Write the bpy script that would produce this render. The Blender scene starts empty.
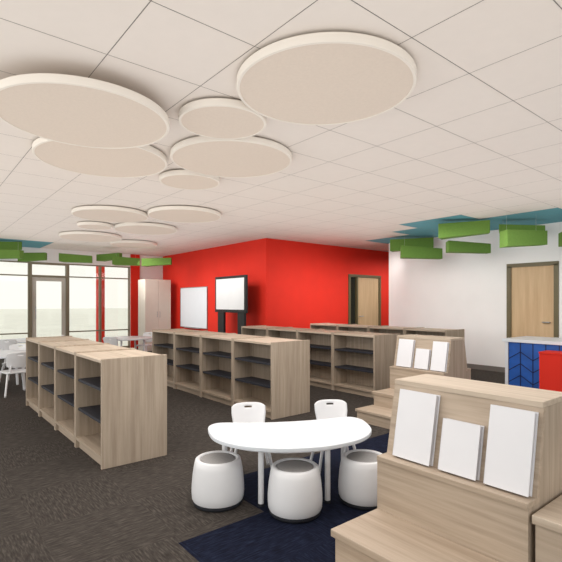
import bpy, bmesh, math, random
from mathutils import Vector, Matrix
random.seed(4)
SC = bpy.context.scene
COL = SC.collection
SC.view_settings.view_transform = 'Standard'
H = 1.35; ZC = 2.79; YAW = math.radians(39.4); FPX = 458.0
FW = Vector((math.sin(YAW), math.cos(YAW), 0)); RT = Vector((math.cos(YAW), -math.sin(YAW), 0))
def at(px, d, z=0.0):
    p = FW*d + RT*(d*(px-281)/FPX)
    return Vector((p.x, p.y, z))

# ------------------------------------------------------------------ materials
def lin(c):
    out = []
    for v in c:
        v = v/255.0
        out.append(v/12.92 if v <= 0.04045 else ((v+0.055)/1.055)**2.4)
    return (out[0], out[1], out[2], 1.0)
def base_mat(name):
    m = bpy.data.materials.new(name); m.use_nodes = True
    nt = m.node_tree
    return m, nt, nt.nodes['Principled BSDF']
def plain(name, c, rough=0.6, var=0.04, scale=6.0, metal=0.0):
    m, nt, b = base_mat(name)
    b.inputs['Roughness'].default_value = rough
    b.inputs['Metallic'].default_value = metal
    geo = nt.nodes.new('ShaderNodeNewGeometry')
    n = nt.nodes.new('ShaderNodeTexNoise'); n.inputs['Scale'].default_value = scale
    nt.links.new(geo.outputs['Position'], n.inputs['Vector'])
    r = nt.nodes.new('ShaderNodeValToRGB')
    a = lin(c)
    r.color_ramp.elements[0].position = 0.3; r.color_ramp.elements[1].position = 0.7
    r.color_ramp.elements[0].color = tuple(x*(1-var) for x in a[:3]) + (1,)
    r.color_ramp.elements[1].color = tuple(min(1, x*(1+var)) for x in a[:3]) + (1,)
    nt.links.new(n.outputs['Fac'], r.inputs['Fac'])
    nt.links.new(r.outputs['Color'], b.inputs['Base Color'])
    return m
def wood(name, sc, c1, c2, rough=0.55):
    m, nt, b = base_mat(name)
    b.inputs['Roughness'].default_value = rough
    geo = nt.nodes.new('ShaderNodeNewGeometry')
    mp = nt.nodes.new('ShaderNodeMapping'); mp.inputs['Scale'].default_value = sc
    nt.links.new(geo.outputs['Position'], mp.inputs['Vector'])
    n = nt.nodes.new('ShaderNodeTexNoise'); n.inputs['Scale'].default_value = 1.0
    n.inputs['Detail'].default_value = 6.0; n.inputs['Roughness'].default_value = 0.65
    nt.links.new(mp.outputs['Vector'], n.inputs['Vector'])
    r = nt.nodes.new('ShaderNodeValToRGB')
    r.color_ramp.elements[0].position = 0.34; r.color_ramp.elements[1].position = 0.64
    r.color_ramp.elements[0].color = lin(c1); r.color_ramp.elements[1].color = lin(c2)
    nt.links.new(n.outputs['Fac'], r.inputs['Fac'])
    nt.links.new(r.outputs['Color'], b.inputs['Base Color'])
    return m
def carpet(name, c1, c2, c3):
    m, nt, b = base_mat(name)
    b.inputs['Roughness'].default_value = 0.95
    b.inputs['Specular IOR Level'].default_value = 0.1
    geo = nt.nodes.new('ShaderNodeNewGeometry')
    def streak(sc):
        mp = nt.nodes.new('ShaderNodeMapping'); mp.inputs['Scale'].default_value = sc
        nt.links.new(geo.outputs['Position'], mp.inputs['Vector'])
        n = nt.nodes.new('ShaderNodeTexNoise'); n.inputs['Scale'].default_value = 1.0
        n.inputs['Detail'].default_value = 3.0; n.inputs['Roughness'].default_value = 0.6
        nt.links.new(mp.outputs['Vector'], n.inputs['Vector'])
        return n
    n1 = streak((100, 13, 13)); n2 = streak((13, 100, 13))
    ch = nt.nodes.new('ShaderNodeTexChecker'); ch.inputs['Scale'].default_value = 1/0.61
    ch.inputs['Color1'].default_value = (0, 0, 0, 1); ch.inputs['Color2'].default_value = (1, 1, 1, 1)
    nt.links.new(geo.outputs['Position'], ch.inputs['Vector'])
    mx = nt.nodes.new('ShaderNodeMix')
    nt.links.new(ch.outputs['Fac'], mx.inputs[0])
    nt.links.new(n1.outputs['Fac'], mx.inputs[2]); nt.links.new(n2.outputs['Fac'], mx.inputs[3])
    r = nt.nodes.new('ShaderNodeValToRGB')
    r.color_ramp.elements[0].position = 0.33; r.color_ramp.elements[0].color = lin(c1)
    r.color_ramp.elements[1].position = 0.70; r.color_ramp.elements[1].color = lin(c3)
    e = r.color_ramp.elements.new(0.52); e.color = lin(c2)
    nt.links.new(mx.outputs[0], r.inputs['Fac'])
    nt.links.new(r.outputs['Color'], b.inputs['Base Color'])
    return m
def glass_mat():
    m = bpy.data.materials.new('window_glass'); m.use_nodes = True
    nt = m.node_tree; nt.nodes.clear()
    o = nt.nodes.new('ShaderNodeOutputMaterial'); mix = nt.nodes.new('ShaderNodeMixShader')
    t = nt.nodes.new('ShaderNodeBsdfTransparent'); g = nt.nodes.new('ShaderNodeBsdfGlossy')
    g.inputs['Roughness'].default_value = 0.05; t.inputs['Color'].default_value = (0.98, 0.98, 0.96, 1)
    mix.inputs[0].default_value = 0.04
    nt.links.new(t.outputs[0], mix.inputs[1]); nt.links.new(g.outputs[0], mix.inputs[2])
    nt.links.new(mix.outputs[0], o.inputs['Surface'])
    return m
OAK_V = wood('oak_upright_grain', (30, 30, 1.2), (162, 145, 127), (187, 171, 153))
OAK_Y = wood('oak_long_grain', (30, 1.2, 30), (168, 150, 131), (192, 175, 156))
OAK_T = wood('oak_top_grain', (30, 1.2, 30), (184, 167, 148), (205, 190, 172))
OAK_D = wood('oak_door', (14, 14, 0.8), (188, 157, 119), (204, 175, 137))
SLATE = plain('slate_shelf', (42, 44, 54), 0.6)
WHITE = plain('white_plastic', (238, 239, 242), 0.4, 0.02)
WHITE_LAM = plain('white_laminate', (230, 236, 243), 0.35, 0.008)
GREYPAD = plain('grey_cushion', (158, 156, 155), 0.85, 0.05, 60)
DARK = plain('charcoal_rubber', (34, 36, 44), 0.7)
BLACK = plain('black_metal', (20, 20, 22), 0.5)
STEEL = plain('brushed_steel', (170, 170, 172), 0.35, 0.03, 30, 0.8)
WIRE = plain('pale_wire', (215, 212, 208), 0.6)
WALLW = plain('white_paint', (238, 237, 236), 0.85, 0.012, 3)
RED = plain('red_paint', (222, 38, 14), 0.75, 0.03, 3)
TILE = plain('ceiling_tile', (235, 227, 220), 0.95, 0.008, 12)
TEAL = plain('teal_tile', (98, 162, 176), 0.9, 0.04, 20)
GRID = plain('ceiling_grid_backing', (146, 139, 133), 0.9)  # grey backing that shows as joint lines between ceiling tiles
CLOUD = plain('cloud_fabric', (225, 212, 199), 0.95, 0.02, 60)
RIM = plain('cloud_rim', (238, 231, 222), 0.8, 0.01)
GREEN = plain('green_felt', (94, 128, 52), 0.9, 0.06, 30)
OLIVE = plain('olive_frame', (100, 90, 62), 0.5, 0.04)
MULL = plain('window_mullion', (138, 128, 106), 0.5, 0.04)
PALEF = plain('pale_door_frame', (205, 200, 190), 0.5, 0.03)
BOOKW = plain('white_book_cover', (236, 237, 242), 0.6, 0.01)
PAGES = plain('book_pages', (200, 200, 205), 0.8, 0.02, 200)
BASEB = plain('grey_base', (120, 114, 108), 0.6)
CREAM = plain('cream_cabinet', (220, 211, 199), 0.6, 0.02)
BLUE = plain('blue_tile', (34, 92, 180), 0.45, 0.15, 8)
NAVY = plain('navy_joint', (10, 28, 78), 0.6)
SCREEN = plain('pale_screen', (216, 218, 220), 0.3, 0.02)
EARTH = plain('dry_grass', (238, 233, 216), 0.95, 0.05, 0.6)
CARPET_B = carpet('taupe_carpet', (54, 50, 47), (71, 66, 62), (91, 85, 80))
CARPET_N = carpet('navy_carpet', (15, 18, 32), (23, 28, 46), (36, 43, 64))
GLASS = glass_mat()
DARKGLASS = plain('dark_glass', (40, 42, 36), 0.15)

# ------------------------------------------------------------------ mesh helpers
def box(bm, x0, x1, y0, y1, z0, z1, mi=0):
    M = Matrix.Translation(((x0+x1)/2, (y0+y1)/2, (z0+z1)/2)) @ Matrix.Diagonal((abs(x1-x0), abs(y1-y0), abs(z1-z0), 1))
    r = bmesh.ops.create_cube(bm, size=1.0, matrix=M)
    if mi:
        for f in set(f for v in r['verts'] for f in v.link_faces): f.material_index = mi
def tube(bm, pts, r, n=10):
    pts = [Vector(p) for p in pts]; rings = []; u = None
    for i, p in enumerate(pts):
        if i == 0: t = pts[1]-pts[0]
        elif i == len(pts)-1: t = pts[-1]-pts[-2]
        else: t = (pts[i+1]-p).normalized() + (p-pts[i-1]).normalized()
        t.normalize()
        if u is None: u = t.orthogonal().normalized()
        else: u = (u - t*u.dot(t)).normalized()
        w = t.cross(u)
        rr = r[i] if isinstance(r, (list, tuple)) else r
        rings.append([bm.verts.new(p + (u*math.cos(2*math.pi*k/n) + w*math.sin(2*math.pi*k/n))*rr) for k in range(n)])
    for a, b in zip(rings, rings[1:]):
        for k in range(n): bm.faces.new((a[k], a[(k+1) % n], b[(k+1) % n], b[k]))
    bm.faces.new(rings[0][::-1]); bm.faces.new(rings[-1])
def lathe(bm, prof, n=40, c=(0, 0)):
    rings = []
    for r, z in prof:
        if r < 1e-5: rings.append([bm.verts.new((c[0], c[1], z))])
        else: rings.append([bm.verts.new((c[0]+r*math.cos(2*math.pi*k/n), c[1]+r*math.sin(2*math.pi*k/n), z)) for k in range(n)])
    for a, b in zip(rings, rings[1:]):
        for k in range(n):
            k2 = (k+1) % n
            if len(a) == 1 and len(b) == 1: continue
            if len(a) == 1: bm.faces.new((a[0], b[k2], b[k]))
            elif len(b) == 1: bm.faces.new((a[k], a[k2], b[0]))
            else: bm.faces.new((a[k], a[k2], b[k2], b[k]))
def prism(bm, poly, z0, z1):
    a = [bm.verts.new((x, y, z0)) for x, y in poly]; b = [bm.verts.new((x, y, z1)) for x, y in poly]
    n = len(poly)
    bm.faces.new(a[::-1]); bm.faces.new(b)
    for k in range(n): bm.faces.new((a[k], a[(k+1) % n], b[(k+1) % n], b[k]))
def prism_y(bm, poly, y0, y1):
    a = [bm.verts.new((x, y0, z)) for x, z in poly]; b = [bm.verts.new((x, y1, z)) for x, z in poly]
    n = len(poly)
    bm.faces.new(a); bm.faces.new(b[::-1])
    for k in range(n): bm.faces.new((a[k], b[k], b[(k+1) % n], a[(k+1) % n]))
def rrect(w, d, r, n=6):
    pts = []
    for cx, cy, a0 in ((w-r, d-r, 0), (-w+r, d-r, 90), (-w+r, -d+r, 180), (w-r, -d+r, 270)):
        for k in range(n+1):
            a = math.radians(a0 + 90*k/n); pts.append((cx+r*math.cos(a), cy+r*math.sin(a)))
    return pts
def catmull(P, seg=8):
    out = []; n = len(P)
    for i in range(n):
        p0, p1, p2, p3 = [Vector(P[(i+k-1) % n]) for k in range(4)]
        for s in range(seg):
            t = s/seg
            q = 0.5*((2*p1) + (p2-p0)*t + (2*p0-5*p1+4*p2-p3)*t*t + (3*p1-p0-3*p2+p3)*t**3)
            out.append((q.x, q.y))
    return out
def obj(name, bm, mats, parent=None, bev=0.0, smooth=False):
    bmesh.ops.recalc_face_normals(bm, faces=bm.faces[:])
    me = bpy.data.meshes.new(name); bm.to_mesh(me); bm.free()
    for m in (mats if isinstance(mats, (list, tuple)) else [mats]): me.materials.append(m)
    o = bpy.data.objects.new(name, me); COL.objects.link(o)
    if parent: o.parent = parent
    if bev:
        md = o.modifiers.new('edge', 'BEVEL'); md.width = bev; md.segments = 2; md.limit_method = 'ANGLE'; md.angle_limit = math.radians(40)
    if smooth:
        for p in me.polygons: p.use_smooth = True
        try: me.set_sharp_from_angle(angle=math.radians(40))
        except Exception: pass
    return o
def B(*boxes):
    bm = bmesh.new()
    for b in boxes: box(bm, *b)
    return bm
def thing(name, label, cat, loc=(0, 0, 0), rz=0.0, group=None):
    o = bpy.data.objects.new(name, None); COL.objects.link(o); o.empty_display_size = 0.1
    o.location = loc; o.rotation_euler = (0, 0, rz); o['label'] = label; o['category'] = cat
    if group: o['group'] = group
    return o
def struct(o):
    o['kind'] = 'structure'; return o
def dup(root, loc, rz, label, group=None, sc=None):
    r = root.copy(); COL.objects.link(r); r.location = loc; r.rotation_euler = (0, 0, rz); r['label'] = label
    if group: r['group'] = group
    if sc: r.scale = (sc, sc, sc)
    for ch in list(root.children):
        c = ch.copy(); COL.objects.link(c); c.parent = r
        for g in list(ch.children):
            d = g.copy(); COL.objects.link(d); d.parent = c
    return r

# ------------------------------------------------------------------ room shell
bm = bmesh.new(); T = 0.61
nx0, nx1, ny0, ny1 = -5, 20, -5, 22
for i in range(nx0, nx1):
    for j in range(ny0, ny1):
        x0 = i*T - 0.033; y0 = j*T - 0.082
        navy = (x0 > 1.1 and y0 < 1.9) or (x0 > 1.75 and y0 < 2.5)
        f = bm.faces.new([bm.verts.new(v) for v in ((x0, y0, 0), (x0+T, y0, 0), (x0+T, y0+T, 0), (x0, y0+T, 0))])
        f.material_index = 1 if navy else 0
bmesh.ops.remove_doubles(bm, verts=bm.verts[:], dist=1e-4)
fl = struct(obj('floor', bm, [CARPET_B, CARPET_N]))
bm = bmesh.new()
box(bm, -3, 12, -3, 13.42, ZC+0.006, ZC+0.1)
for i in range(-6, 20):
    for j in range(-6, 22):
        x0 = 0.296 + i*T; y0 = 0.25 + j*T; x1 = min(x0+T, 12); y1 = min(y0+T, 13.4)
        if x0 < -3 or y0 < -3 or x1 <= x0 or y1 <= y0: continue
        cx = x0+T/2; cy = y0+T/2
        teal = (cx > 8.3 and cy < 6.7) or (cx > 7.7 and (cy < 1.6 or 2.5 < cy < 5.6)) or (cx > 7.1 and 3.7 < cy < 5.0) or \
               (cy > 12.2 and cx < 2.6) or (cy > 11.6 and 1.8 < cx < 2.6)
        g = 0.0023
        f = bm.faces.new([bm.verts.new(v) for v in ((x0+g, y0+g, ZC), (x0+g, y1-g, ZC), (x1-g, y1-g, ZC), (x1-g, y0+g, ZC))])
        f.material_index = 2 if teal else 1
ce = struct(obj('ceiling', bm, [GRID, TILE, TEAL]))

XW = 9.0; YR = 8.05; XR = 6.185; YB = 13.3
struct(obj('wall_right', B((XW, XW+.12, -2, 3.2, 0, ZC), (XW, XW+.12, 4.03, 6.87, 0, ZC), (XW, XW+.12, 3.2, 4.03, 2.05, ZC)), WALLW))
struct(obj('wall_center', B((XR, XR+.12, YR, YB, 0, ZC), (XR+.12, 8.9, YR, YR+.12, 0, ZC), (10.12, 12, YR, YR+.12, 0, ZC), (8.9, 10.12, YR, YR+.12, 2.05, ZC)), RED))
struct(obj('wall_back', B((-3, 5.15, YB, YB+.12, 2.42, ZC), (5.15, XR, YB, YB+.12, 0, ZC)), WALLW))
struct(obj('trim_1', B((5.16, 5.42, YB-.06, YB, 0, ZC)), RED))
struct(obj('wall_far_right', B((12, 12.12, -2, YR+.12, 0, ZC)), WALLW))
struct(obj('baseboard_right', B((XW-.012, XW, -2, 3.14, 0, .1), (XW-.012, XW, 4.09, 6.87, 0, .1)), BASEB))
struct(obj('baseboard_center', B((XR-.012, XR, YR-.012, YB-.06, 0, .1), (XR, 8.84, YR-.012, YR, 0, .1), (10.18, 12, YR-.012, YR, 0, .1)), BASEB))
struct(obj('ground', B((-40, 60, YB+.14, 120, -.12, -.02)), EARTH))
def window(n, x0, x1):
    y0, y1 = YB+.02, YB+.1; z0, z1 = 0.0, 2.42; t = 0.03
    fr = struct(obj('window_%d' % n, B((x0, x0+t, y0, y1, z0, z1), (x1-t, x1, y0, y1, z0, z1), (x0+t, x1-t, y0, y1, z0, z0+.08),
        (x0+t, x1-t, y0, y1, z1-t, z1), (x0+t, x1-t, y0, y1, 2.05, 2.05+t), (x0+t, x1-t, y0, y1, .55, .55+t)), MULL))
    obj('pane', B((x0+t, x1-t, y0+.035, y0+.045, .08, z1-t)), GLASS, fr)
for n, (a, b) in enumerate([(-3, -1.9), (-1.9, -.8), (-.8, .3), (.3, 1.4), (1.4, 2.5), (3.44, 4.3), (4.3, 5.15)]):
    window(n+1, a, b)
t = .055
d1 = struct(obj('door_1', B((2.5, 2.5+t, YB, YB+.12, 0, 2.42), (3.44-t, 3.44, YB, YB+.12, 0, 2.42), (2.5+t, 3.44-t, YB, YB+.12, 2.03, 2.03+t), (2.5+t, 3.44-t, YB, YB+.12, 2.42-t, 2.42)), MULL))
obj('transom_pane', B((2.56, 3.38, YB+.05, YB+.06, 2.09, 2.36)), GLASS, d1)
obj('leaf', B((2.565, 2.66, YB+.03, YB+.08, .01, 2.025), (3.28, 3.375, YB+.03, YB+.08, .01, 2.025), (2.66, 3.28, YB+.03, YB+.08, 1.93, 2.025), (2.66, 3.28, YB+.03, YB+.08, .01, .22)), PALEF, d1)
obj('pane', B((2.66, 3.28, YB+.05, YB+.06, .22, 1.93)), GLASS, d1)
bm = bmesh.new(); tube(bm, [(2.64, YB+.03, .95), (2.64, YB-.02, .95), (2.64, YB-.02, 1.25), (2.64, YB+.03, 1.25)], .012)
obj('handle', bm, STEEL, d1)
d2 = struct(obj('door_2', B((8.86, 8.94, YR-.02, YR+.13, 0, 2.05), (9.17, 9.23, YR-.02, YR+.13, 0, 2.05), (10.1, 10.18, YR-.02, YR+.13, 0, 2.05), (8.86, 10.18, YR-.02, YR+.13, 2.03, 2.1)), OLIVE))
obj('leaf', B((9.23, 10.1, YR+.01, YR+.055, .01, 2.03)), OAK_D, d2)
obj('side_pane', B((8.94, 9.17, YR+.04, YR+.06, .0, 2.03)), DARKGLASS, d2)
bm = bmesh.new(); tube(bm, [(9.31, YR+.02, 1.0), (9.31, YR-.03, 1.0), (9.43, YR-.03, 1.0)], .011); obj('handle', bm, STEEL, d2)
d3 = struct(obj('door_3', B((XW-.02, XW+.13, 3.16, 3.24, 0, 2.05), (XW-.02, XW+.13, 3.99, 4.07, 0, 2.05), (XW-.02, XW+.13, 3.16, 4.07, 2.03, 2.1)), OLIVE))
obj('leaf', B((XW+.01, XW+.055, 3.24, 3.99, .01, 2.03)), OAK_D, d3)
bm = bmesh.new(); tube(bm, [(XW+.02, 3.31, 1.0), (XW-.03, 3.31, 1.0), (XW-.03, 3.43, 1.0)], .011); obj('handle', bm, STEEL, d3)

# ------------------------------------------------------------------ bookcases
HS = 0.89
def bookcase(name, label, W, D, loc, group):
    r = thing(name, label, 'bookcase', loc, 0, group)
    w = W/2-.003; h = D/2; t = .025
    for s in (-1, 1):
        ys = sorted((s*w, s*(w-t)))
        obj('side_panel', B((-h, h, ys[0], ys[1], 0, HS+.004)), OAK_V, r, .003)
        xs = sorted((s*.004, s*(h-.002)))
        obj('top_panel', B((xs[0], xs[1], -w+t+.001, w-t-.001, HS-.032, HS-.007)), OAK_T, r, .003)
    obj('bottom_panel', B((-h+.004, h-.004, -w+t, w-t, .075, .1)), OAK_Y, r)
    obj('toe_kick', B((-h+.03, h-.03, -w+t, w-t, 0, .075)), OAK_Y, r)
    obj('divider', B((-.01, .01, -w+t, w-t, .1, HS-.03)), OAK_V, r)
    for s in (-1, 1):
        for z in (.35, .62):
            xs = sorted((s*.01, s*(h-.02)))
            obj('shelf', B((xs[0], xs[1], -w+t, w-t, z, z+.024)), SLATE, r, .002)
    return r
ordn = ['nearest in', 'second nearest in', 'third nearest in', 'farthest in']
rows = [(1.515, 3.78, .7525, .57, 'the leftmost row', 'bookcases in the leftmost row'),
        (3.575, 4.15, .83, .60, 'the row behind the white chairs', 'bookcases in the row behind the chairs'),
        (5.42, 4.15, .83, .60, 'the third row from the left', 'bookcases in the third row'),
        (7.27, 4.15, .83, .60, 'the rearmost row by the white wall', 'bookcases in the rearmost row')]
protos = {}
for cx, y0, W, D, rn, grp in rows:
    for k in range(4):
        lab = 'oak bookcase with dark shelves, ' + ordn[k] + ' ' + rn
        loc = (cx, y0+W*(k+.5), 0)
        if W in protos: dup(protos[W], loc, 0, lab, grp)
        else: protos[W] = bookcase('bookcase', lab, W, D, loc, grp)

# ------------------------------------------------------------------ display benches with books
L = 0.735
def bench(label, loc):
    r = thing('display_bench', label, 'display bench', loc, 0, 'book display benches')
    C = .635; a0 = .485
    for s in (-1, 1):
        def X(a): return C + s*(a-C)
        def bx(a, b, y0, y1, z0, z1):
            x = sorted((X(a), X(b))); return (x[0], x[1], y0, y1, z0, z1)
        obj('seat', B(bx(0, .34, 0, L, .265, .30)), OAK_Y, r, .004)
        obj('seat_front', B(bx(.012, .035, .02, L-.02, 0, .265)), OAK_Y, r)
        obj('lower_step', B(bx(-.30, .012, 0, L, .11, .14)), OAK_Y, r, .004)
        obj('step_front', B(bx(-.288, -.265, .02, L-.02, 0, .11)), OAK_Y, r)
        obj('riser', B(bx(.34, .36, 0, L, .0, .545)), OAK_Y, r)
        obj('ledge', B(bx(.335, .45, 0, L, .545, .57)), OAK_Y, r, .003)
        bm = bmesh.new()
        prism_y(bm, [(X(.42), .57), (X(a0+.005), .92), (X(a0+.03), .92), (X(.445), .57)], 0, L)
        obj('sloped_panel', bm, OAK_Y, r)
        for y0 in (0, L-.02):
            obj('bench_end', B(bx(.035, .34, y0, y0+.02, 0, .265), bx(-.265, .012, y0, y0+.02, 0, .11)), OAK_V, r)
    obj('top_panel', B((a0, 2*C-a0, 0, L, .92, .945)), OAK_T, r, .003)
    for y0 in (.001, L-.021):
        bm = bmesh.new()
        e = a0+.03
        prism_y(bm, [(.36, 0), (.36, .545), (.445, .57), (e, .92), (2*C-e, .92), (2*C-.445, .57), (2*C-.36, .545), (2*C-.36, 0)], y0, y0+.02)
        obj('end_panel', bm, OAK_V, r)
    return r
N0 = (1.53, .765, 0); F0 = (4.29, 2.785, 0)
b1 = bench('nearest oak step bench holding three large white books at lower right', N0)
b2 = dup(b1, F0, 0, 'farther oak step bench holding three white books before the bookcases', 'book display benches')
sb = thing('step_block', 'low oak step block at the right end of the nearest display bench', 'step', (1.875, .755, 0))
obj('tread', B((0, .75, -.6, 0, .495, .53)), OAK_T, sb, .004)
obj('front_panel', B((.012, .035, -.59, -.01, 0, .495)), OAK_Y, sb)
obj('back_panel', B((.715, .738, -.59, -.01, 0, .495)), OAK_Y, sb)
for y in (-.59, -.032): obj('end_panel', B((.035, .715, y, y+.022, 0, .495)), OAK_V, sb)
slope = math.atan2(.07, .35)
def book(label, bx_, by, w, h, th, group):
    r = thing('book', label, 'book', (bx_, by, .5715), 0, group)
    r.rotation_euler = (0, slope, 0)
    bm = B((-th, -th+.003, -w/2, w/2, 0, h), (-.0045, -.0015, -w/2, w/2, 0, h), (-th, -.0015, w/2-.003, w/2, 0, h))
    obj('cover', bm, BOOKW, r)
    obj('page_block', B((-th+.003, -.0045, -w/2+.006, w/2-.003, .004, h-.005)), PAGES, r)
    return r
for org, who, grp in ((N0, 'nearest display bench', 'books on the nearest display bench'), (F0, 'farther display bench', 'books on the farther display bench')):
    yf = org[1]+L
    for off0, off1, h, desc in ((.062, .272, .335, 'tall white blank book leaning at the left on the '), (.318, .50, .235, 'short white blank book leaning between two tall books on the '), (.535, .718, .335, 'tall white blank book leaning at the right on the ')):
        book(desc+who, org[0]+.419, yf-(off0+off1)/2, off1-off0, h, .038, grp)

# ------------------------------------------------------------------ half-moon table, stools, chairs
TZ = .45; TRZ = math.radians(-28.9)
tb = thing('activity_table', 'white crescent shaped low activity table ringed by stools and chairs', 'table', (2.15, 2.5, 0), TRZ)
out = catmull([(-.59, .08), (-.55, -.15), (-.41, -.33), (-.20, -.43), (0, -.455), (.20, -.43), (.41, -.33), (.55, -.15), (.59, .08), (.565, .20), (.48, .245), (.24, .20), (0, .185), (-.24, .20), (-.48, .245), (-.565, .20)])
bm = bmesh.new(); prism(bm, out, TZ-.027, TZ); obj('tabletop', bm, WHITE_LAM, tb, .005)
bm = bmesh.new(); prism(bm, [(x*.9, y*.9) for x, y in out], TZ-.045, TZ-.027); obj('apron', bm, WHITE, tb)
for x, y in ((-.25, -.21), (.20, -.24), (-.47, .12), (.43, .12)):
    bm = bmesh.new(); tube(bm, [(x, y, TZ-.045), (x, y, .02)], .019, 14)
    lg = obj('leg', bm, WHITE, tb, 0, True)
    bm = bmesh.new(); tube(bm, [(x, y, .02), (x, y, 0)], .021, 14); obj('foot_glide', bm, DARK, lg)
def stool(label, loc):
    r = thing('stool', label, 'stool', loc, 0, 'white stools around the crescent table')
    bm = bmesh.new()
    lathe(bm, [(.118, .285), (.124, .300), (.132, .304), (.143, .304), (.152, .297), (.161, .26), (.170, .20), (.176, .13), (.177, .085), (.174, .045), (.167, .03), (.0, .03)])
    obj('body', bm, WHITE, r, 0, True)
    bm = bmesh.new(); lathe(bm, [(0, .301), (.09, .301), (.112, .299), (.119, .292), (.119, .27), (0, .27)]); obj('seat_pad', bm, GREYPAD, r, 0, True)
    bm = bmesh.new(); lathe(bm, [(0, .03), (.168, .03), (.168, .014), (.155, 0), (0, 0)]); obj('base_ring', bm, DARK, r, 0, True)
    return r
st = stool('white drum stool with grey pad at the left end of the crescent table', (1.642, 2.672, 0))
dup(st, (1.947, 2.228, 0), 0.6, 'white drum stool with grey pad at the front middle of the crescent table')
dup(st, (2.43, 2.06, 0), 1.2, 'white drum stool with grey pad at the right end of the crescent table')
def chair(label, loc, rz, group):
    r = thing('chair', label, 'chair', loc, rz, group)
    bm = bmesh.new(); prism(bm, rrect(.145, .145, .06), .270, .290)
    obj('seat', bm, WHITE, r, .007, True)
    bm = bmesh.new(); nxx, nzz = 18, 14; V = {}
    for i in range(nxx+1):
        for j in range(nzz+1):
            s = j/nzz; q = -1 + 2*i/nxx; e = abs(q)
            hw = .122 + .016*min(1, s*1.6)
            x = q*hw
            z = .335 + s*.195 - (.026*e**6 if s > .5 else -.02*e**4)*abs(2*s-1)
            y = .13 + .045*s - .045*e*e
            V[i, j] = bm.verts.new((x, y, z))
    for i in range(nxx):
        for j in range(nzz):
            if 7 <= i <= 10 and j == 11: continue
            bm.faces.new((V[i, j], V[i+1, j], V[i+1, j+1], V[i, j+1]))
    bk = obj('backrest', bm, WHITE, r, 0, True)
    sm = bk.modifiers.new('thick', 'SOLIDIFY'); sm.thickness = .010; sm.offset = 0
    for s in (-1, 1):
        bm = bmesh.new(); tube(bm, [(s*.095, .10, .28), (s*.10, .128, .295), (s*.085, .125, .37)], .010); obj('back_support', bm, WHITE, r, 0, True)
        for yy, yb in ((-.11, -.15), (.10, .17)):
            bm = bmesh.new(); tube(bm, [(s*.115, yy, .275), (s*.165, yb, .015)], .0115, 12); lg = obj('leg', bm, WHITE, r, 0, True)
            bm = bmesh.new(); tube(bm, [(s*.165, yb, .018), (s*.1665, yb*1.01, 0)], .013, 12); obj('foot_cap', bm, GREYPAD, lg, 0, True)
    return r
ch = chair('small white plastic chair at the back left of the crescent table', (2.11, 2.95, 0), TRZ, 'white chairs at the crescent table')
dup(ch, (2.70, 2.60, 0), TRZ-.05, 'small white plastic chair at the back right of the crescent table', 'white chairs at the crescent table')
def round_table(label, loc, group):
    r = thing('round_table', label, 'table', loc, 0, group)
    bm = bmesh.new(); lathe(bm, [(0, .56), (.53, .56), (.55, .552), (.55, .535), (.53, .53), (0, .53)], 48); obj('tabletop', bm, WHITE_LAM, r, 0, True)
    for k in range(4):
        a = math.radians(45+90*k); bm = bmesh.new()
        tube(bm, [(.36*math.cos(a), .36*math.sin(a), .53), (.4*math.cos(a), .4*math.sin(a), 0)], .02, 12); obj('leg', bm, WHITE, r, 0, True)
    return r
tl = [((1.16, 8.35), 'round white table at the left edge of the photo, nearest the leftmost bookcases', [(-80, 'on its near side'), (60, 'on its far right side')]),
      ((1.95, 11.1), 'round white table before the glass door, farther left table', [(-120, 'on its near side'), (-10, 'on its right side')]),
      ((3.95, 10.3), 'round white table beyond the leftmost bookcases near the middle windows', [(-140, 'on its near left side'), (30, 'on its far right side')]),]
rt = None
short = ['the round table at the left edge', 'the round table before the glass door', 'the round table near the middle windows']
for q, ((x, y), lab, cs) in enumerate(tl):
    if rt is None: rt = round_table(lab, (x, y, 0), 'round tables by the windows')
    else: dup(rt, (x, y, 0), 0, lab)
    for a, where in cs:
        ar = math.radians(a); R = .6
        dup(ch, (x+R*math.cos(ar), y+R*math.sin(ar), 0), ar-math.pi/2, 'white plastic chair at ' + short[q] + ', ' + where, 'white chairs by the windows', 1.2)

# ------------------------------------------------------------------ ceiling clouds
def cloud(label, px, d, R, z, group):
    p = at(px, d, z); r = thing('ceiling_cloud', label, 'ceiling panel', p, 0, group)
    bm = bmesh.new(); lathe(bm, [(0, 0), (R-.02, 0), (R-.02, .045), (0, .045)], 96); obj('panel', bm, CLOUD, r, 0, True)
    bm = bmesh.new(); lathe(bm, [(R-.02, 0.0), (R-.02, -.003), (R-.004, -.003), (R, .002), (R, .046), (R-.004, .05), (R-.02, .05), (R-.02, 0.0)], 96); obj('rim', bm, RIM, r, 0, True)
    for k in range(3):
        a = 2*math.pi*k/3+.4
        bm = bmesh.new(); tube(bm, [(R*.6*math.cos(a), R*.6*math.sin(a), .045), (R*.6*math.cos(a), R*.6*math.sin(a), ZC-z)], .003, 6); obj('hanging_cable', bm, WIRE, r)
g1 = 'ceiling clouds in the near cluster'; g2 = 'ceiling clouds in the far cluster'
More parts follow.
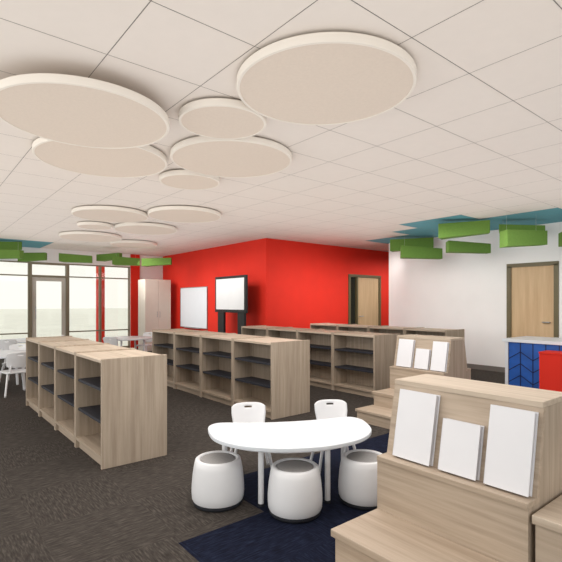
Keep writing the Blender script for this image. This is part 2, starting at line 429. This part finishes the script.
cl = [('large round beige ceiling cloud nearest the camera, right of its cluster', 325, 2.81, .54, g1),
      ('large round beige ceiling cloud cut by the left edge of the photo', 85, 3.27, .585, g1),
      ('small round beige ceiling cloud beside the nearest large one', 223, 3.32, .315, g1),
      ('medium round beige ceiling cloud just beyond the one at the left edge', 103, 4.18, .57, g1),
      ('medium round beige ceiling cloud beyond the small one in the near cluster', 232, 4.2, .55, g1),
      ('small round beige ceiling cloud farthest away in the near cluster', 190, 4.94, .32, g1),
      ('round ceiling cloud nearest left in the far cluster', 111, 6.87, .54, g2),
      ('round ceiling cloud nearest right in the far cluster', 185, 6.88, .54, g2),
      ('round ceiling cloud farthest left in the far cluster', 91, 9.17, .58, g2),
      ('round ceiling cloud in the right middle of the far cluster', 146, 8.19, .54, g2),
      ('round ceiling cloud farthest right in the far cluster', 134, 10.3, .5, g2),
      ('smallest round ceiling cloud in the far cluster', 95, 7.85, .28, g2)]
for k, (lab, px, d, R, g) in enumerate(cl):
    z = 2.655 if k == 1 else 2.725
    q = (z-1.35)/1.30
    cloud(lab, px, d*q, R*q, z, g)

# ------------------------------------------------------------------ green baffles
def baffle(label, p, rz, ln, hh, group, tilt=0.0):
    r = thing('acoustic_baffle', label, 'acoustic baffle', p, rz, group)
    a = ln/2; w = .12
    bm = bmesh.new()
    P = [(-a, -w, -hh/2), (a, -w*.6, -hh*.38), (a, w*.5, -hh*.38), (-a+.08, w, -hh/2), (-a, -w, hh/2), (a, -w*.6, hh/2), (a, w*.5, hh/2), (-a+.08, w, hh/2)]
    v = [bm.verts.new((x, y, z + x*tilt)) for x, y, z in P]
    for f in ((3, 2, 1, 0), (4, 5, 6, 7), (0, 1, 5, 4), (1, 2, 6, 5), (2, 3, 7, 6), (3, 0, 4, 7)): bm.faces.new([v[k] for k in f])
    obj('felt_block', bm, GREEN, r, .006)
    for s in (-1, 1):
        bm = bmesh.new(); tube(bm, [(s*a*.7, .03, hh/2+s*a*.7*tilt-.01), (s*a*.7, .03, ZC-p.z)], .001, 6); obj('hanging_cable', bm, WIRE, r)
gR = 'green baffles by the white wall'; gL = 'green baffles by the windows'
rb = [(411, 9.9, 2.61, .25, -46, .92, .04, 'upper green baffle of the pair nearest the red wall'), (420, 9.3, 2.36, .24, -32, .9, -.05, 'lower green baffle of the pair nearest the red wall'),
      (463, 7.9, 2.61, .25, -52, .84, .05, 'upper green baffle of the middle pair on the white wall side'), (467, 8.5, 2.37, .2, -30, .88, -.04, 'lower green baffle of the middle pair on the white wall side'),
      (523, 7.3, 2.37, .26, -20, .88, .04, 'lower green baffle of the pair above the wooden door'), (520, 7.9, 2.62, .13, -48, .76, -.04, 'upper green baffle of the pair above the wooden door'),
      (583, 7.3, 2.38, .22, -40, .8, .04, 'green baffle cut by the right edge of the photo')]
for px, d, z, hh, rz, ln, ti, lab in rb: baffle(lab, at(px, d, z), math.radians(rz), ln, hh, gR, ti)
lb = [(2, 10.5, 2.65, .2, -12, .8, .05, 'upper green baffle at the left edge by the windows'), (6, 10.1, 2.42, .2, -50, .8, -.04, 'lower green baffle at the left edge by the windows'),
      (33, 11.0, 2.45, .2, -30, .6, .04, 'green baffle just left of the glass door top'),
      (76, 11.4, 2.45, .2, -22, .75, -.05, 'green baffle just right of the glass door top'), (110, 11.9, 2.54, .17, -55, .65, .05, 'upper green baffle of the pair before the right windows'),
      (126, 11.3, 2.37, .2, -18, .65, -.04, 'lower green baffle of the pair before the right windows'), (157, 12.0, 2.42, .2, -36, .75, .04, 'rightmost green baffle of the window side, above the cream cabinet')]
for px, d, z, hh, rz, ln, ti, lab in lb: baffle(lab, at(px, d, z), math.radians(rz), ln, hh, gL, ti)

# ------------------------------------------------------------------ red wall fittings
wb = thing('whiteboard', 'white marker board mounted on the red wall', 'whiteboard', (XR, 11.33, .66))
obj('writing_surface', B((-.02, -.002, -.74, .74, .02, 1.11)), WHITE_LAM, wb)
obj('frame', B((-.028, 0, -.76, -.74, 0, 1.13), (-.028, 0, .74, .76, 0, 1.13), (-.028, 0, -.74, .74, 1.11, 1.13), (-.028, 0, -.74, .74, 0, .02)), STEEL, wb)
obj('pen_tray', B((-.09, -.028, -.4, .4, -.005, .008)), STEEL, wb)
tv = thing('display_stand', 'pale screen on a black two-legged wheeled stand before the red wall', 'screen', (5.78, 8.87, 0))
obj('bezel', B((-.02, .04, -.64, .64, 1.13, 1.97)), BLACK, tv, .006)
obj('screen', B((-.024, -.0195, -.58, .58, 1.20, 1.91)), SCREEN, tv)
for s in (-1, 1):
    obj('column', B((.0, .06, s*.42-.13, s*.42+.13, .10, 1.13)), BLACK, tv, .004)
    fo = obj('foot', B((-.28, .28, s*.42-.04, s*.42+.04, .07, .11)), BLACK, tv, .004)
    for x in (-.25, .25):
        bm = bmesh.new(); tube(bm, [(x, s*.42-.018, .035), (x, s*.42+.018, .035)], .035, 16); obj('caster', bm, BLACK, fo)
obj('crossbar', B((.01, .05, -.34, .34, .14, .2)), BLACK, tv)
cb = thing('tall_cabinet', 'tall cream two-door cabinet beside the red wall corner', 'cabinet', (5.58, 12.55, 0))
obj('body', B((-.39, .39, -.23, .25, 0, 2.02)), CREAM, cb, .004)
for s in (-1, 1):
    xs = sorted((s*.003, s*.385)); dr = obj('door', B((xs[0], xs[1], -.25, -.23, .08, 2.0)), CREAM, cb, .003)
    bm = bmesh.new(); tube(bm, [(s*.04, -.25, .95), (s*.04, -.28, .95), (s*.04, -.28, 1.1), (s*.04, -.25, 1.1)], .006, 8); obj('handle', bm, STEEL, dr)
po = thing('red_post', 'red post standing outside the right windows', 'post', (4.58, 14.2, -.02))
obj('shaft', B((-.1, .1, -.1, .1, .02, 3.2)), RED, po, .004)
obj('base_plate', B((-.15, .15, -.15, .15, 0, .02)), STEEL, po)

# ------------------------------------------------------------------ reception desk
dk = thing('reception_desk', 'white topped desk with blue chevron front before the wooden door', 'desk', (6.08, 2.77, 0))
obj('countertop', B((-.03, .7, -1.9, .03, .845, .885)), WHITE_LAM, dk, .003)
obj('side_panel', B((-.012, .68, -.04, .0, 0, .845)), WHITE_LAM, dk)
obj('side_panel', B((-.012, .68, -1.88, -1.84, 0, .845)), WHITE_LAM, dk)
bm = bmesh.new(); box(bm, 0, .03, -1.84, -.04, .0, .845)
cw = .15
for k in range(13):
    y = -.04 - k*cw
    if y < -1.84: break
    box(bm, -.004, 0, y-.005, y+.005, .02, .84, 1)
    for z in [.15*i for i in range(-1, 6)]:
        s = 1 if k % 2 else -1
        zc = z+.075
        if y-cw < -1.84 or zc > .78 or zc < .07: continue
        M = Matrix.Translation((-.002, y-cw/2, zc)) @ Matrix.Rotation(math.atan2(.1*s, cw), 4, 'X') @ Matrix.Diagonal((.004, math.hypot(cw, .1), .010, 1))
        rr = bmesh.ops.create_cube(bm, size=1.0, matrix=M)
        for f in set(f for v in rr['verts'] for f in v.link_faces): f.material_index = 1
obj('front_panel', bm, [BLUE, NAVY], dk)
rp = thing('book_return_box', 'bright red box standing against the blue desk front', 'box', (5.93, 1.95, 0))
obj('body', B((-.13, .13, -.3, .3, .03, .75)), RED, rp, .006)
obj('lid', B((-.135, .135, -.305, .305, .75, .775)), RED, rp, .005)
obj('plinth', B((-.11, .11, -.28, .28, 0, .03)), BLACK, rp)

# ------------------------------------------------------------------ light and camera
w = bpy.data.worlds.new('World'); SC.world = w; w.use_nodes = True
nt = w.node_tree; bg = nt.nodes['Background']
tc = nt.nodes.new('ShaderNodeTexCoord'); sp = nt.nodes.new('ShaderNodeSeparateXYZ'); rp_ = nt.nodes.new('ShaderNodeValToRGB')
nt.links.new(tc.outputs['Generated'], sp.inputs[0]); nt.links.new(sp.outputs['Z'], rp_.inputs['Fac'])
rp_.color_ramp.elements[0].color = (.93, .92, .86, 1); rp_.color_ramp.elements[1].color = (.86, .92, 1, 1)
nt.links.new(rp_.outputs['Color'], bg.inputs['Color']); bg.inputs['Strength'].default_value = 1.2
def area(name, loc, target, sx, sy, e, c=(1, .97, .935), spread=None):
    l = bpy.data.lights.new(name, 'AREA'); l.shape = 'RECTANGLE'; l.size = sx; l.size_y = sy; l.energy = e; l.color = c
    if spread: l.spread = math.radians(spread)
    o = bpy.data.objects.new(name, l); COL.objects.link(o); o.location = loc
    o.rotation_euler = (Vector(target)-Vector(loc)).to_track_quat('-Z', 'Y').to_euler()
    return o
area('front_fill', (-1.5, -2.0, 1.9), (3.5, 5, 1.6), 5, 2.4, 28)  # added fill behind the camera, not a fixture of the room
area('side_fill', (-3.2, 6.5, 1.9), (6, 7, 1.6), 9, 1.8, 85)  # added fill off the open left side, no real source there
area('down_fill', (2.6, 3.2, 2.45), (2.6, 3.2001, 0), 4.0, 4.5, 92)  # unseen overhead fill, added to get contact shadows under the furniture
area('white_wall_washer', (6.6, 3.4, 2.5), (9.0, 3.4, .9), 6.4, .5, 30, spread=100)
area('red_wall_fill', (7.6, 6.4, 2.5), (7.6, 8.05, .9), 2.6, .4, 17, spread=100)  # unseen fill added to brighten the red wall's right face
area('corridor_fill', (10.3, 6.9, 2.6), (10.0, 8.0, .9), 2, .4, 16, spread=110)  # unseen fill added for the red wall and door past the white wall
area('red_wall_fill', (4.6, 10.3, 2.5), (6.185, 10.3, .9), 5, .5, 30, spread=100)  # unseen fill added to brighten the red wall's left face
def up(name, x0, x1, y0, y1, z, ex):
    l = bpy.data.lights.new(name, 'AREA'); l.shape = 'RECTANGLE'; l.size = x1-x0; l.size_y = y1-y0; l.energy = ex*(x1-x0)*(y1-y0); l.color = (1, .97, .94)
    o = bpy.data.objects.new(name, l); COL.objects.link(o); o.location = ((x0+x1)/2, (y0+y1)/2, z); o.rotation_euler = (math.pi, 0, 0)
up('up_fill', -2, 5.2, -1, 12.5, 1.45, 1.85)  # added upward fill hanging in mid-air to brighten the ceiling
up('up_fill', 5.2, 8, -1, 7, 1.45, 1.85)  # second added mid-air fill, for the ceiling on the right
cam = bpy.data.cameras.new('camera'); co = bpy.data.objects.new('camera', cam); COL.objects.link(co)
co.location = (0, 0, H); co.rotation_euler = (math.pi/2, 0, -YAW)
cam.sensor_width = 36; cam.lens = 36*FPX/562; cam.shift_y = 22/562; cam.clip_start = .05; cam.clip_end = 300
SC.camera = co
